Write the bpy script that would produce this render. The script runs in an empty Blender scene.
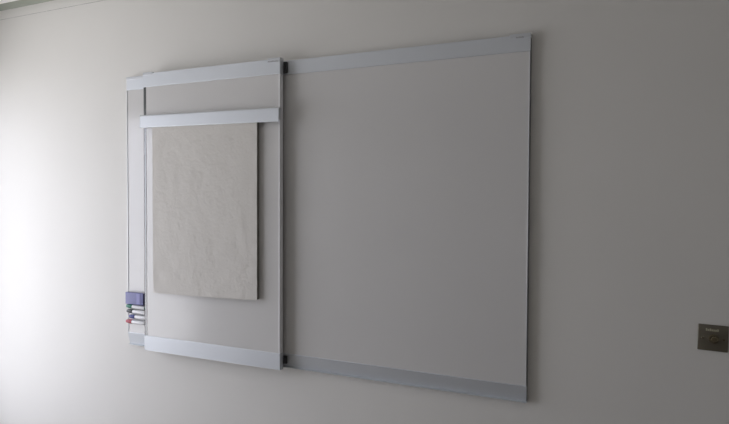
import bpy, bmesh, math, random
from mathutils import Vector, Matrix, noise
random.seed(4)
sc = bpy.context.scene
COL = sc.collection
FZ = 0.79            # the board's lower edge stands this far above the floor
ROOM_H = FZ + 1.853
XL, XR, YB = -1.32, 4.6, -5.3
WF = -.010           # face of the whiteboard wall

# ------------------------------------------------------------------ materials
def mat(name, color, rough=0.5, metal=0.0, spec=0.5, bump=0.0, bump_scale=60.0, var=0.0, var_scale=3.0,
        coat=0.0, coat_rough=0.1, aniso=None, ior=1.5):
    m = bpy.data.materials.new(name); m.use_nodes = True
    nt = m.node_tree; N = nt.nodes; L = nt.links
    b = N['Principled BSDF']
    b.inputs['Base Color'].default_value = (*color, 1)
    b.inputs['Roughness'].default_value = rough
    b.inputs['Metallic'].default_value = metal
    b.inputs['Specular IOR Level'].default_value = spec
    b.inputs['IOR'].default_value = ior
    b.inputs['Coat Weight'].default_value = coat
    b.inputs['Coat Roughness'].default_value = coat_rough
    tc = N.new('ShaderNodeTexCoord')
    mp = N.new('ShaderNodeMapping'); L.new(tc.outputs['Object'], mp.inputs['Vector'])
    if aniso: mp.inputs['Scale'].default_value = aniso
    if var > 0:
        n = N.new('ShaderNodeTexNoise'); n.inputs['Scale'].default_value = var_scale
        n.inputs['Detail'].default_value = 4
        L.new(mp.outputs['Vector'], n.inputs['Vector'])
        r = N.new('ShaderNodeMapRange')
        r.inputs['From Min'].default_value = .3; r.inputs['From Max'].default_value = .7
        r.inputs['To Min'].default_value = 1 - var; r.inputs['To Max'].default_value = 1 + var
        L.new(n.outputs['Fac'], r.inputs['Value'])
        h = N.new('ShaderNodeHueSaturation'); h.inputs['Color'].default_value = (*color, 1)
        L.new(r.outputs['Result'], h.inputs['Value'])
        L.new(h.outputs['Color'], b.inputs['Base Color'])
    if bump > 0:
        n = N.new('ShaderNodeTexNoise'); n.inputs['Scale'].default_value = bump_scale
        n.inputs['Detail'].default_value = 5
        L.new(mp.outputs['Vector'], n.inputs['Vector'])
        bp = N.new('ShaderNodeBump'); bp.inputs['Strength'].default_value = bump
        bp.inputs['Distance'].default_value = 0.002
        L.new(n.outputs['Fac'], bp.inputs['Height']); L.new(bp.outputs['Normal'], b.inputs['Normal'])
    return m

M = {}
M['wall'] = mat('painted_plaster', (.742, .727, .688), .75, bump=.12, bump_scale=90, var=.012, var_scale=2.2)
M['ceiling'] = mat('ceiling_paint', (.90, .89, .86), .85, bump=.1, bump_scale=80)
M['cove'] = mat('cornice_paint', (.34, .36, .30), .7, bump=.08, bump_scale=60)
M['crack'] = mat('caulk_line', (.48, .48, .45), .9, var=.2, var_scale=40)
M['carpet'] = mat('grey_carpet', (.26, .235, .205), .95, bump=.6, bump_scale=400, var=.15, var_scale=120)
M['skirting'] = mat('skirting_paint', (.6, .6, .58), .5, bump=.03)
M['surface'] = mat('whiteboard_enamel', (.67, .66, .643), .15, spec=.45, bump=.015, bump_scale=30, var=.01)
M['alu'] = mat('anodised_aluminium', (.63, .655, .68), .5, metal=.4, bump=.03, bump_scale=300, aniso=(.03, 1, 1))
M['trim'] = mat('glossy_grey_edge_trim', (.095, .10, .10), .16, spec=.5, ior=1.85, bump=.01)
M['lip'] = mat('satin_edge_lip', (.64, .65, .66), .38, metal=.3, bump=.01)
M['paletrim'] = mat('pale_edge_trim', (.84, .845, .85), .4, bump=.01)
M['cap'] = mat('silver_plastic', (.60, .62, .64), .38, metal=.35, bump=.02, bump_scale=200)
M['dark'] = mat('black_plastic', (.02, .02, .022), .5, bump=.03)
M['sideshade'] = mat('board_side_shade', (.16, .165, .17), .5, bump=.03)  # dark tone puts the shade of the board's side into the colour
M['badge'] = mat('badge_print', (.40, .40, .41), .5, var=.1, var_scale=50)
M['paper'] = mat('recycled_paper', (.685, .66, .615), .85, spec=.2, bump=.9, bump_scale=75, var=.01, var_scale=9)
M['pageshade'] = mat('shaded_paper_edges', (.24, .23, .205), .9, spec=.1, bump=.3, bump_scale=20, aniso=(1, 30, 1))  # paper darkened in colour for the shaded right side of the pad
M['eraser'] = mat('violet_plastic', (.155, .16, .335), .5, bump=.1, bump_scale=60, var=.06, var_scale=12)
M['erasergrip'] = mat('pale_violet_plastic', (.225, .225, .46), .48, bump=.05)
M['felt'] = mat('dark_felt', (.06, .06, .075), .95, bump=.5, bump_scale=200)
M['barrel'] = mat('white_plastic', (.90, .90, .91), .2, bump=.02)
M['green'] = mat('green_plastic', (.015, .20, .12), .35, bump=.02)
M['black'] = mat('near_black_plastic', (.022, .022, .026), .35, bump=.02)
M['blue'] = mat('blue_plastic', (.03, .045, .24), .35, bump=.02)
M['red'] = mat('red_plastic', (.42, .02, .045), .35, bump=.02)
M['bronze'] = mat('dark_bronze', (.17, .152, .115), .45, metal=.5, bump=.05, bump_scale=150, aniso=(.05, 1, 1), var=.08, var_scale=60)
M['knob'] = mat('dark_knob_metal', (.21, .175, .115), .2, metal=.85, bump=.02)
M['engrave'] = mat('pale_engraving', (.42, .40, .29), .5, bump=.02)
M['winframe'] = mat('white_window_frame', (.8, .8, .8), .4, bump=.02)

g = bpy.data.materials.new('window_glass'); g.use_nodes = True
nt = g.node_tree; nt.nodes.clear()
o_ = nt.nodes.new('ShaderNodeOutputMaterial'); mx = nt.nodes.new('ShaderNodeMixShader')
tr = nt.nodes.new('ShaderNodeBsdfTransparent'); gl = nt.nodes.new('ShaderNodeBsdfGlossy')
fr = nt.nodes.new('ShaderNodeFresnel'); fr.inputs['IOR'].default_value = 1.45
gl.inputs['Roughness'].default_value = .01
ge = nt.nodes.new('ShaderNodeNewGeometry'); ix = nt.nodes.new('ShaderNodeMapRange')   # thin pane: no total internal reflection on the way out
ix.inputs['To Min'].default_value = 1.45; ix.inputs['To Max'].default_value = 1 / 1.45
nt.links.new(ge.outputs['Backfacing'], ix.inputs['Value']); nt.links.new(ix.outputs['Result'], fr.inputs['IOR'])
tr.inputs['Color'].default_value = (.97, .97, .97, 1)
nt.links.new(fr.outputs[0], mx.inputs[0]); nt.links.new(tr.outputs[0], mx.inputs[1])
nt.links.new(gl.outputs[0], mx.inputs[2]); nt.links.new(mx.outputs[0], o_.inputs['Surface'])
M['glass'] = g
g = bpy.data.materials.new('blind_fabric'); g.use_nodes = True
nt = g.node_tree; nt.nodes.clear()
o_ = nt.nodes.new('ShaderNodeOutputMaterial'); mx = nt.nodes.new('ShaderNodeMixShader')
df = nt.nodes.new('ShaderNodeBsdfDiffuse'); tl = nt.nodes.new('ShaderNodeBsdfTranslucent')
df.inputs['Color'].default_value = (.7, .7, .68, 1); tl.inputs['Color'].default_value = (.55, .55, .54, 1); mx.inputs[0].default_value = .45
nt.links.new(df.outputs[0], mx.inputs[1]); nt.links.new(tl.outputs[0], mx.inputs[2]); nt.links.new(mx.outputs[0], o_.inputs['Surface'])
M['blind'] = g

# ------------------------------------------------------------------ helpers
def bm_box(bm, x0, x1, y0, y1, z0, z1, bev=0.0, seg=2):
    r = bmesh.ops.create_cube(bm, size=1.0)
    vs = r['verts']
    for v in vs:
        v.co = Vector((x0 + (v.co.x + .5) * (x1 - x0), y0 + (v.co.y + .5) * (y1 - y0), z0 + (v.co.z + .5) * (z1 - z0)))
    if bev > 0:
        es = list({e for v in vs for e in v.link_edges})
        bmesh.ops.bevel(bm, geom=es, offset=bev, segments=seg, affect='EDGES', profile=.5)

def bm_prism(bm, prof, axis, a, b):
    """extrude a closed 2-D profile along x ('x': prof is (y,z)) or z ('z': prof is (x,y))"""
    def p(q, t): return Vector((t, q[0], q[1])) if axis == 'x' else (Vector((q[0], q[1], t)) if axis == 'z' else Vector((q[0], t, q[1])))
    A = [bm.verts.new(p(q, a)) for q in prof]; B = [bm.verts.new(p(q, b)) for q in prof]
    n = len(prof)
    for i in range(n): bm.faces.new((A[i], A[(i+1) % n], B[(i+1) % n], B[i]))
    bm.faces.new(A); bm.faces.new(B)
    bmesh.ops.recalc_face_normals(bm, faces=bm.faces)

def bm_lathe(bm, prof, axis='x', n=24):
    """prof = [(t, r)] along +axis"""
    rings = []
    for t, r in prof:
        ring = []
        for k in range(n):
            a = 2 * math.pi * k / n; c, s = r * math.cos(a), r * math.sin(a)
            ring.append(bm.verts.new((t, c, s) if axis == 'x' else ((c, -t, s) if axis == 'y' else (c, s, t))))
        rings.append(ring)
    for i in range(len(rings) - 1):
        for k in range(n):
            bm.faces.new((rings[i][k], rings[i][(k+1) % n], rings[i+1][(k+1) % n], rings[i+1][k]))
    bm.faces.new(rings[0]); bm.faces.new(rings[-1])
    bmesh.ops.recalc_face_normals(bm, faces=bm.faces)

def obj(name, bm, m, parent=None, smooth=False, angle=20, loc=None):
    me = bpy.data.meshes.new(name); bm.to_mesh(me); bm.free()
    me.materials.append(M[m] if isinstance(m, str) else m)
    if smooth:
        for f in me.polygons: f.use_smooth = True
        try: me.set_sharp_from_angle(angle=math.radians(angle))
        except Exception: pass
    o = bpy.data.objects.new(name, me); COL.objects.link(o)
    if parent: o.parent = parent
    if loc: o.location = loc
    return o

def box(name, m, parent, x0, x1, y0, y1, z0, z1, bev=0.0015):
    bm = bmesh.new(); bm_box(bm, x0, x1, y0, y1, z0, z1, bev)
    return obj(name, bm, m, parent, smooth=bev > 0, angle=20)

def thing(name, label, cat, loc, group=None):
    o = bpy.data.objects.new(name, None); COL.objects.link(o)
    o.empty_display_size = .05
    o.location = loc; o['label'] = label; o['category'] = cat
    if group: o['group'] = group
    return o

def struct(o):
    o['kind'] = 'structure'; return o

# ------------------------------------------------------------------ room shell
struct(box('floor', 'carpet', None, XL - .14, XR + .15, YB - .15, .15, -.12, 0, 0))
struct(box('ceiling', 'ceiling', None, XL - .14, XR + .15, YB - .15, .15, ROOM_H, ROOM_H + .12, 0))
struct(box('wall_front', 'wall', None, XL - .14, XR + .15, WF, .15, 0, ROOM_H, 0))
struct(box('wall_back', 'wall', None, XL - .14, XR + .15, YB - .15, YB, 0, ROOM_H, 0))
struct(box('wall_right', 'wall', None, XR, XR + .15, YB, WF, 0, ROOM_H, 0))
# left wall with an opening for the window
WY0, WY1, WZ0, WZ1 = -2.25, -.17, .14, 2.235
VY0, VY1, VZ0, VZ1 = -5.0, -4.15, .9, 2.19
bm = bmesh.new()
bm_box(bm, XL - .14, XL, YB, VY0, 0, ROOM_H); bm_box(bm, XL - .14, XL, VY0, VY1, 0, VZ0); bm_box(bm, XL - .14, XL, VY0, VY1, VZ1, ROOM_H)
bm_box(bm, XL - .14, XL, VY1, WY0, 0, ROOM_H); bm_box(bm, XL - .14, XL, WY1, 0, 0, ROOM_H)
bm_box(bm, XL - .14, XL, WY0, WY1, 0, WZ0); bm_box(bm, XL - .14, XL, WY0, WY1, WZ1, ROOM_H)
struct(obj('wall_left', bm, 'wall'))
# window: outer frame, two mullions, panes, sill
win = struct(bpy.data.objects.new('window_1', None)); COL.objects.link(win); win.location = (XL, (WY0 + WY1) / 2, WZ0)
def wloc(x0, x1, y0, y1, z0, z1):
    cy = (WY0 + WY1) / 2
    return (x0 - XL, x1 - XL, y0 - cy, y1 - cy, z0 - WZ0, z1 - WZ0)
bm = bmesh.new(); fx0, fx1 = XL - .075, XL - .02
for a in ((WY0, WY0 + .05, WZ0, WZ1), (WY1 - .05, WY1, WZ0, WZ1), (WY0 + .05, WY1 - .05, WZ0, WZ0 + .05), (WY0 + .05, WY1 - .05, WZ1 - .05, WZ1)):
    bm_box(bm, *wloc(fx0, fx1, *a), .003)
third = (WY1 - WY0) / 2
for k in (1,):
    y = WY0 + third * k
    bm_box(bm, *wloc(fx0, fx1, y - .025, y + .025, WZ0 + .05, WZ1 - .05), .003)
obj('window_frame', bm, 'winframe', win)
for k in range(2):
    y0 = WY0 + third * k + (.05 if k == 0 else .025); y1 = WY0 + third * (k + 1) - (.05 if k == 1 else .025)
    bm = bmesh.new(); bm_box(bm, *wloc(XL - .051, XL - .045, y0, y1, WZ0 + .05, WZ1 - .05))
    obj('window_pane', bm, 'glass', win)
bm = bmesh.new(); bm_box(bm, *wloc(XL - .0195, XL + .03, WY0 + .001, WY1 - .001, WZ0, WZ0 + .022), .004)
obj('window_sill', bm, 'winframe', win)

# unseen blinded window, added for ambient light and a dim reflection in the board
win2 = struct(bpy.data.objects.new('added_window', None)); COL.objects.link(win2); win2.location = (XL, VY0, VZ0)
bm = bmesh.new()
for a in ((0, .05, 0, VZ1 - VZ0), (VY1 - VY0 - .05, VY1 - VY0, 0, VZ1 - VZ0), (.05, VY1 - VY0 - .05, 0, .05), (.05, VY1 - VY0 - .05, VZ1 - VZ0 - .05, VZ1 - VZ0)):
    bm_box(bm, -.075, -.04, *a, .003)
obj('window_frame', bm, 'winframe', win2)
bm = bmesh.new(); bm_box(bm, -.060, -.054, .05, VY1 - VY0 - .05, .05, VZ1 - VZ0 - .05); obj('window_pane', bm, 'glass', win2)
bm = bmesh.new(); bm_box(bm, -.030, -.028, .01, VY1 - VY0 - .01, .005, VZ1 - VZ0 - .005); obj('roller_blind', bm, 'blind', win2)

# cornice over the whiteboard wall: a sloping cove, a flat fascia under it and the joint line below that
bm = bmesh.new()
prof = [(0, ROOM_H), (-.052, ROOM_H)]
for k in range(7):
    t = k / 6 * math.pi / 2
    prof.append((-.050 + .050 * math.sin(t) * .98 , ROOM_H - .001 - .0354 * (1 - math.cos(t)) - .0008 * k))
prof.append((0, ROOM_H - .0375))
bm_prism(bm, prof, 'x', XL, XR)
struct(obj('trim_1', bm, 'cove'))
bm = bmesh.new(); bm_box(bm, XL, XR, WF - .0022, WF, FZ + 1.7835, FZ + 1.8153, 0)
struct(obj('trim_2', bm, 'wall'))
bm = bmesh.new(); bm_box(bm, XL, XR, WF - .0009, WF, FZ + 1.7812, FZ + 1.7835, 0)
struct(obj('trim_3', bm, 'crack'))
struct(box('baseboard_front', 'skirting', None, XL, XR, WF - .016, WF, 0, .10, .002))
struct(box('baseboard_back', 'skirting', None, XL, XR, YB, YB + .016, 0, .10, .002))
struct(box('baseboard_left', 'skirting', None, XL, XL + .016, YB + .016, WF - .016, 0, .10, .002))
struct(box('baseboard_right', 'skirting', None, XR - .016, XR, YB + .016, WF - .016, 0, .10, .002))

# ------------------------------------------------------------------ fixed whiteboard
BW, BH, RT, RB = 1.9985, 1.3574, .0618, .0595
wb = thing('whiteboard', 'wide silver-framed whiteboard fixed to the grey wall, carrying the smaller sliding panel', 'whiteboard', (0, 0, FZ))
box('writing_surface', 'surface', wb, .004, BW - .004, -.029, -.012, RB - .002, BH - RT + .002, .0008)
def rail(name, parent, x0, x1, yb, yf, z0, z1, tilt):
    """extruded aluminium rail: soft front corners, fine grooves along the back edges"""
    c = .0018
    prof = [(yb, z0), (yf + c, z0), (yf + c * .3, z0 + c * .3), (yf + tilt[0], z0 + c), (yf + tilt[1], z1 - c), (yf + c * .3, z1 - c * .3), (yf + c, z1), (yb, z1)]
    bm = bmesh.new(); bm_prism(bm, prof, 'x', x0, x1)
    return obj(name, bm, 'alu', parent)
rail('top_rail', wb, .002, BW - .001, -.0102, -.0325, BH - RT, BH, (0, 0))
rail('bottom_rail', wb, .002, BW - .001, -.0102, -.0325, -.004, RB, (.014, 0))
for x0, x1 in ((0, .006), (BW - .006, BW - .0015)):
    box('edge_trim', 'lip', wb, x0, x1, -.0315, -.0102, RB, BH - RT, .002)
def end_cap(parent, x0, x1, yf, z1, rail_h):
    """moulded cap closing a rail end: a raised lip along the top"""
    bm = bmesh.new(); bm_box(bm, x0, x1, yf - .0008, -.0102 if yf > -.05 else -.045, z1 - .010, z1 + .0045, .0014)
    return obj('end_cap', bm, 'cap', parent, smooth=True)
end_cap(wb, 0.001, .185, -.0325, BH, RT)
end_cap(wb, BW - .075, BW - .0005, -.0325, BH, RT)
def badge(parent, x0, x1, yf, z):
    """tiny printed maker's mark, only a smudge of strokes at this size"""
    bm = bmesh.new(); n = 7; w = (x1 - x0) / n
    for k in range(n):
        h = (.0055, .0038, .0038, .0055, .0038, .0055, .0038)[k]
        bm_box(bm, x0 + w * k + w * .1, x0 + w * (k + .9), yf - .0004, yf + .001, z, z + h)
    return obj('maker_badge', bm, 'badge', parent)
box('shade_strip', 'sideshade', wb, BW - .0016, BW, -.0305, -.0102, .002, BH - .012, .0004)  # dark strip standing for shade on the board's right side
badge(wb, 1.945, 1.974, -.0333, BH - .0115)

# ------------------------------------------------------------------ sliding panel hung on the rails
PX0, PX1, PF = .156, .9475, -.070
sp = thing('sliding_panel', 'narrow sliding whiteboard panel hung in front of the wide whiteboard', 'whiteboard panel', (0, 0, FZ))
PT, PB = 1.3595, -.0065
box('writing_surface', 'surface', sp, PX0 + .0155, PX1 - .006, PF, -.050, PB + .070, PT - .064, .0008)
rail('top_rail', sp, PX0, PX1, -.046, PF - .003, PT - .0665, PT, (0, 0))
rail('bottom_rail', sp, PX0, PX1, -.046, PF - .003, PB, PB + .0735, (.001, 0))
box('shade_strip', 'dark', sp, PX0, PX0 + .003, PF - .0004, -.047, PB + .0735, PT - .0665, .0004)  # thin black strip in place of the shaded gap beside the panel
# left edge profile has a broad polished face, right one a narrow lip
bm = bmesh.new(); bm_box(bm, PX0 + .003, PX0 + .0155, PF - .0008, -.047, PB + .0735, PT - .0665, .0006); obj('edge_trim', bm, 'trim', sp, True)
bm = bmesh.new(); bm_box(bm, PX1 - .007, PX1, PF - .0026, -.047, PB + .0735, PT - .0665, .0026); obj('edge_trim', bm, 'paletrim', sp, True)
end_cap(sp, PX0 - .001, PX0 + .060, PF - .003, PT, .066)
end_cap(sp, PX1 - .064, PX1 + .0005, PF - .003, PT, .066)
badge(sp, .884, .940, PF - .0038, PT - .013)
for x in (PX0 + .02, PX1 - .034):
    for z0, z1 in ((BH - .056, BH - .008), (.016, .050)):
        bm = bmesh.new(); bm_box(bm, x, x + .050, -.0465, -.0335, z0, z1, .002)
        obj('carriage', bm, 'dark', sp, True)

# ------------------------------------------------------------------ flip chart clamp bar + pad
bx0, bx1, bz0, bz1 = .1545, .9555, 1.0840, 1.1450
hb = thing('flip_chart_clamp', 'silver clamp bar across the sliding panel, gripping the paper pad', 'clamp bar', (-.0125, 0, FZ + .0095))
hb.rotation_euler = (0, .011, 0)
prof = [(-.0730, bz0 + .012), (-.0730, bz1), (-.089, bz1), (-.0935, bz1 - .002), (-.095, bz1 - .006), (-.095, bz0 + .004), (-.0938, bz0 + .001), (-.091, bz0), (-.0907, bz0 + .012)]
bm = bmesh.new(); bm_prism(bm, prof, 'x', bx0 + .0035, bx1 - .0045); obj('bar', bm, 'alu', hb)
for x0, x1 in ((bx0, bx0 + .0035), (bx1 - .0045, bx1)):
    bm = bmesh.new(); bm_box(bm, x0, x1, -.0955, -.0730, bz0 + .010, bz1 + .0005, .0012); bm_box(bm, x0, x1, -.0955, -.0905, bz0 - .0005, bz0 + .0105, .0006); obj('end_cap', bm, 'cap', hb, True)

pad = thing('flip_chart_pad', 'large grey-beige flip chart paper pad hanging from the silver clamp bar', 'flip chart pad', (0, 0, FZ))
qx0, qx1, qz0, qz1 = .2300, .8385, .288, 1.0925
box('page_stack', 'pageshade', pad, qx0 + .002, qx1 - .001, -.0868, -.0703, qz0 + .012, qz1, .0006)
# folded-over front sheet: gently cockled paper with its own thickness
bm = bmesh.new(); NX, NZ = 60, 80
front, back = [], []
for j in range(NZ + 1):
    rf, rb_ = [], []
    v = j / NZ
    for i in range(NX + 1):
        u = i / NX
        x = qx0 + u * (qx1 - qx0); z = qz0 - .004 * (1 - v) + v * (qz1 - qz0) + (1 - v) * .013 * u + v * .006 * (1 - u)
        d = .0012 * noise.noise(Vector((u * 3.2, v * 3.6, .3))) + .0014 * noise.noise(Vector((u * 9, v * 10, 4.1)))
        d += .0010 * noise.noise(Vector((u * 26, v * 30, 7.7)))
        fade = min(1, (1 - v) * 14)
        curl = .006 * max(0, 1 - v * 9) ** 2 * max(0, 1 - u * 2.2)
        y = -.0893 + d * fade - .0006
        if curl: y += min(curl, .0018)
        z += .006 * max(0, 1 - v * 12) * max(0, 1 - u * 3) * .5
        rf.append(bm.verts.new((x, y, z))); rb_.append(bm.verts.new((x, max(y + .0012, -.0872) if False else y + .0009, z)))
    front.append(rf); back.append(rb_)
for j in range(NZ):
    for i in range(NX):
        bm.faces.new((front[j][i], front[j][i+1], front[j+1][i+1], front[j+1][i]))
        bm.faces.new((back[j][i], back[j+1][i], back[j+1][i+1], back[j][i+1]))
for i in range(NX):
    bm.faces.new((front[0][i], back[0][i], back[0][i+1], front[0][i+1])); bm.faces.new((front[NZ][i], front[NZ][i+1], back[NZ][i+1], back[NZ][i]))
for j in range(NZ):
    bm.faces.new((front[j][0], front[j+1][0], back[j+1][0], back[j][0])); bm.faces.new((front[j][NX], back[j][NX], back[j+1][NX], front[j+1][NX]))
bmesh.ops.recalc_face_normals(bm, faces=bm.faces)
obj('front_sheet', bm, 'paper', pad, True, 60)

# ------------------------------------------------------------------ eraser and four markers on the board's left strip
er = thing('whiteboard_eraser', 'violet-blue whiteboard eraser stuck on the board above the four markers', 'eraser', (.066, -.029, FZ + .2385))
bm = bmesh.new(); bm_box(bm, -.060, .060, -.009, 0, -.028, .028, .0012); obj('felt_pad', bm, 'felt', er, True)
bm = bmesh.new(); bm_box(bm, -.061, .061, -.023, -.009, -.0305, .0305, .003, 3); obj('body', bm, 'eraser', er, True)
bm = bmesh.new(); bm_box(bm, .016, .040, -.0238, -.022, -.027, .027, .001); obj('grip_strip', bm, 'erasergrip', er, True)

def make_marker(name, color, label, x, z, tilt):
    t = thing(name, label, 'marker', (x, -.0400, FZ + z), 'whiteboard markers under the eraser')
    t.rotation_euler = (0, math.radians(tilt), 0)
    bm = bmesh.new(); bm_lathe(bm, [(.040, .0086), (.041, .0094), (.122, .0094), (.124, .0088)]); obj('barrel', bm, 'barrel', t, True)
    bm = bmesh.new(); bm_lathe(bm, [(0, .0060), (.0015, .0078), (.006, .0088), (.012, .0096), (.0385, .0105), (.0400, .0102)])
    for k in range(10):
        a = 2 * math.pi * k / 10
        if abs(math.cos(a) - 1) < .01: continue
    cap = obj('cap', bm, color, t, True)
    bm = bmesh.new(); bm_box(bm, .006, .036, -.0125, -.0095, -.002, .002, .0008); obj('clip', bm, color, cap, True)
    bm = bmesh.new(); bm_lathe(bm, [(.124, .0080), (.127, .0080), (.1285, .0068)]); obj('end_plug', bm, color if color == 'green' else 'barrel', t, True)
    return t
make_marker('marker', 'green', 'white marker with green cap, topmost of four below the eraser', .0045, .1965, 1.5)
make_marker('marker', 'black', 'white marker with black cap, between the green and blue capped ones', .0075, .1712, 1.0)
make_marker('marker', 'blue', 'white marker with blue cap, between the black and red capped ones', .0225, .1450, .6)
make_marker('marker', 'red', 'white marker with red cap, lowest of four on the board', .0020, .1180, .6)

# ------------------------------------------------------------------ wall switch
sw = thing('dimmer_switch', 'dark square metal wall plate with a round knob, right of the whiteboard', 'wall switch', (2.5905, WF, FZ + .2985))
sw.rotation_euler = (0, .018, 0)
bm = bmesh.new(); bm_box(bm, -.0435, .0435, -.0062, 0, -.0432, .0432, .0025, 3); obj('plate', bm, 'bronze', sw, True)
bm = bmesh.new(); bm_lathe(bm, [(.006, .0150), (.009, .0150), (.010, .0142)], 'y', 32); obj('collar', bm, 'knob', sw, True, loc=(.002, 0, -.002))
bm = bmesh.new(); bm_lathe(bm, [(.0095, .0112), (.020, .0106), (.0225, .0098), (.0235, .0080)], 'y', 32); obj('knob', bm, 'knob', sw, True, loc=(.002, 0, -.002))
for sx in (-.0305, .0305):
    bm = bmesh.new(); bm_lathe(bm, [(.006, .0034), (.0068, .0034), (.0074, .0026)], 'y', 16); obj('screw', bm, 'knob', sw, True, loc=(sx, 0, -.002))
bm = bmesh.new()
for k in range(7):
    x = -.0215 + k * .0054; h = (.0085, .0060, .0082, .0060, .0060, .0060, .0078)[k]
    bm_box(bm, x, x + .0042, -.0067, -.0058, .0225, .0225 + h)
obj('engraved_lettering', bm, 'engrave', sw)

# ------------------------------------------------------------------ daylight through the window
w = bpy.data.worlds.new('daylight'); sc.world = w; w.use_nodes = True
nt = w.node_tree; bg = nt.nodes['Background']
tc = nt.nodes.new('ShaderNodeTexCoord'); sx_ = nt.nodes.new('ShaderNodeSeparateXYZ'); cr = nt.nodes.new('ShaderNodeValToRGB')
nt.links.new(tc.outputs['Generated'], sx_.inputs[0])
mr = nt.nodes.new('ShaderNodeMapRange'); mr.inputs['From Min'].default_value = -1; mr.inputs['From Max'].default_value = 1
nt.links.new(sx_.outputs['Z'], mr.inputs['Value']); nt.links.new(mr.outputs['Result'], cr.inputs[0])
cr.color_ramp.elements[0].position = .40; cr.color_ramp.elements[0].color = (.82, .82, .86, 1)     # paved ground outside
cr.color_ramp.elements[1].position = .52; cr.color_ramp.elements[1].color = (.865, .885, 1.0, 1)   # overcast sky
nt.links.new(cr.outputs[0], bg.inputs['Color']); bg.inputs['Strength'].default_value = 5.1
ld = bpy.data.lights.new('window_daylight', 'AREA'); ld.shape = 'RECTANGLE'
ld.size = WY1 - WY0; ld.size_y = WZ1 - WZ0; ld.cycles.is_portal = True
lo = bpy.data.objects.new('window_daylight', ld); COL.objects.link(lo)
lo.location = (XL - .13, (WY0 + WY1) / 2, (WZ0 + WZ1) / 2)
lo.rotation_euler = (math.radians(90), 0, math.radians(-90))

# hazy low sun behind thin cloud: a broad soft lobe of light raking in along the window wall
sl = bpy.data.lights.new('hazy_sun', 'SUN'); sl.energy = 0.5; sl.angle = math.radians(44); sl.color = (.74, .80, 1.0)
so = bpy.data.objects.new('hazy_sun', sl); COL.objects.link(so)
so.rotation_euler = Vector((.24, .95, -.20)).to_track_quat('-Z', 'Y').to_euler()

# ------------------------------------------------------------------ camera (28 mm-equivalent phone lens)
f_px = 570.656
r = Vector((0.9112454, 0.4118385, 0.0045353)); u = Vector((-0.0147782, 0.0216903, 0.9996556)); fw = Vector((-0.4115982, 0.9109987, -0.0258515))
cd = bpy.data.cameras.new('camera'); cd.sensor_width = 36; cd.lens = f_px / 729 * 36; cd.clip_start = .05
cam = bpy.data.objects.new('camera', cd); COL.objects.link(cam)
mw = Matrix((( r.x, u.x, -fw.x, 2.3117), (r.y, u.y, -fw.y, -2.1939), (r.z, u.z, -fw.z, .7576 + FZ), (0, 0, 0, 1)))
cam.matrix_world = mw
sc.camera = cam

vs = sc.view_settings
sc.display_settings.display_device = 'sRGB'
vs.view_transform = 'Standard'; vs.look = 'None'; vs.gamma = 1; vs.use_curve_mapping = False
vs.exposure = 0.25
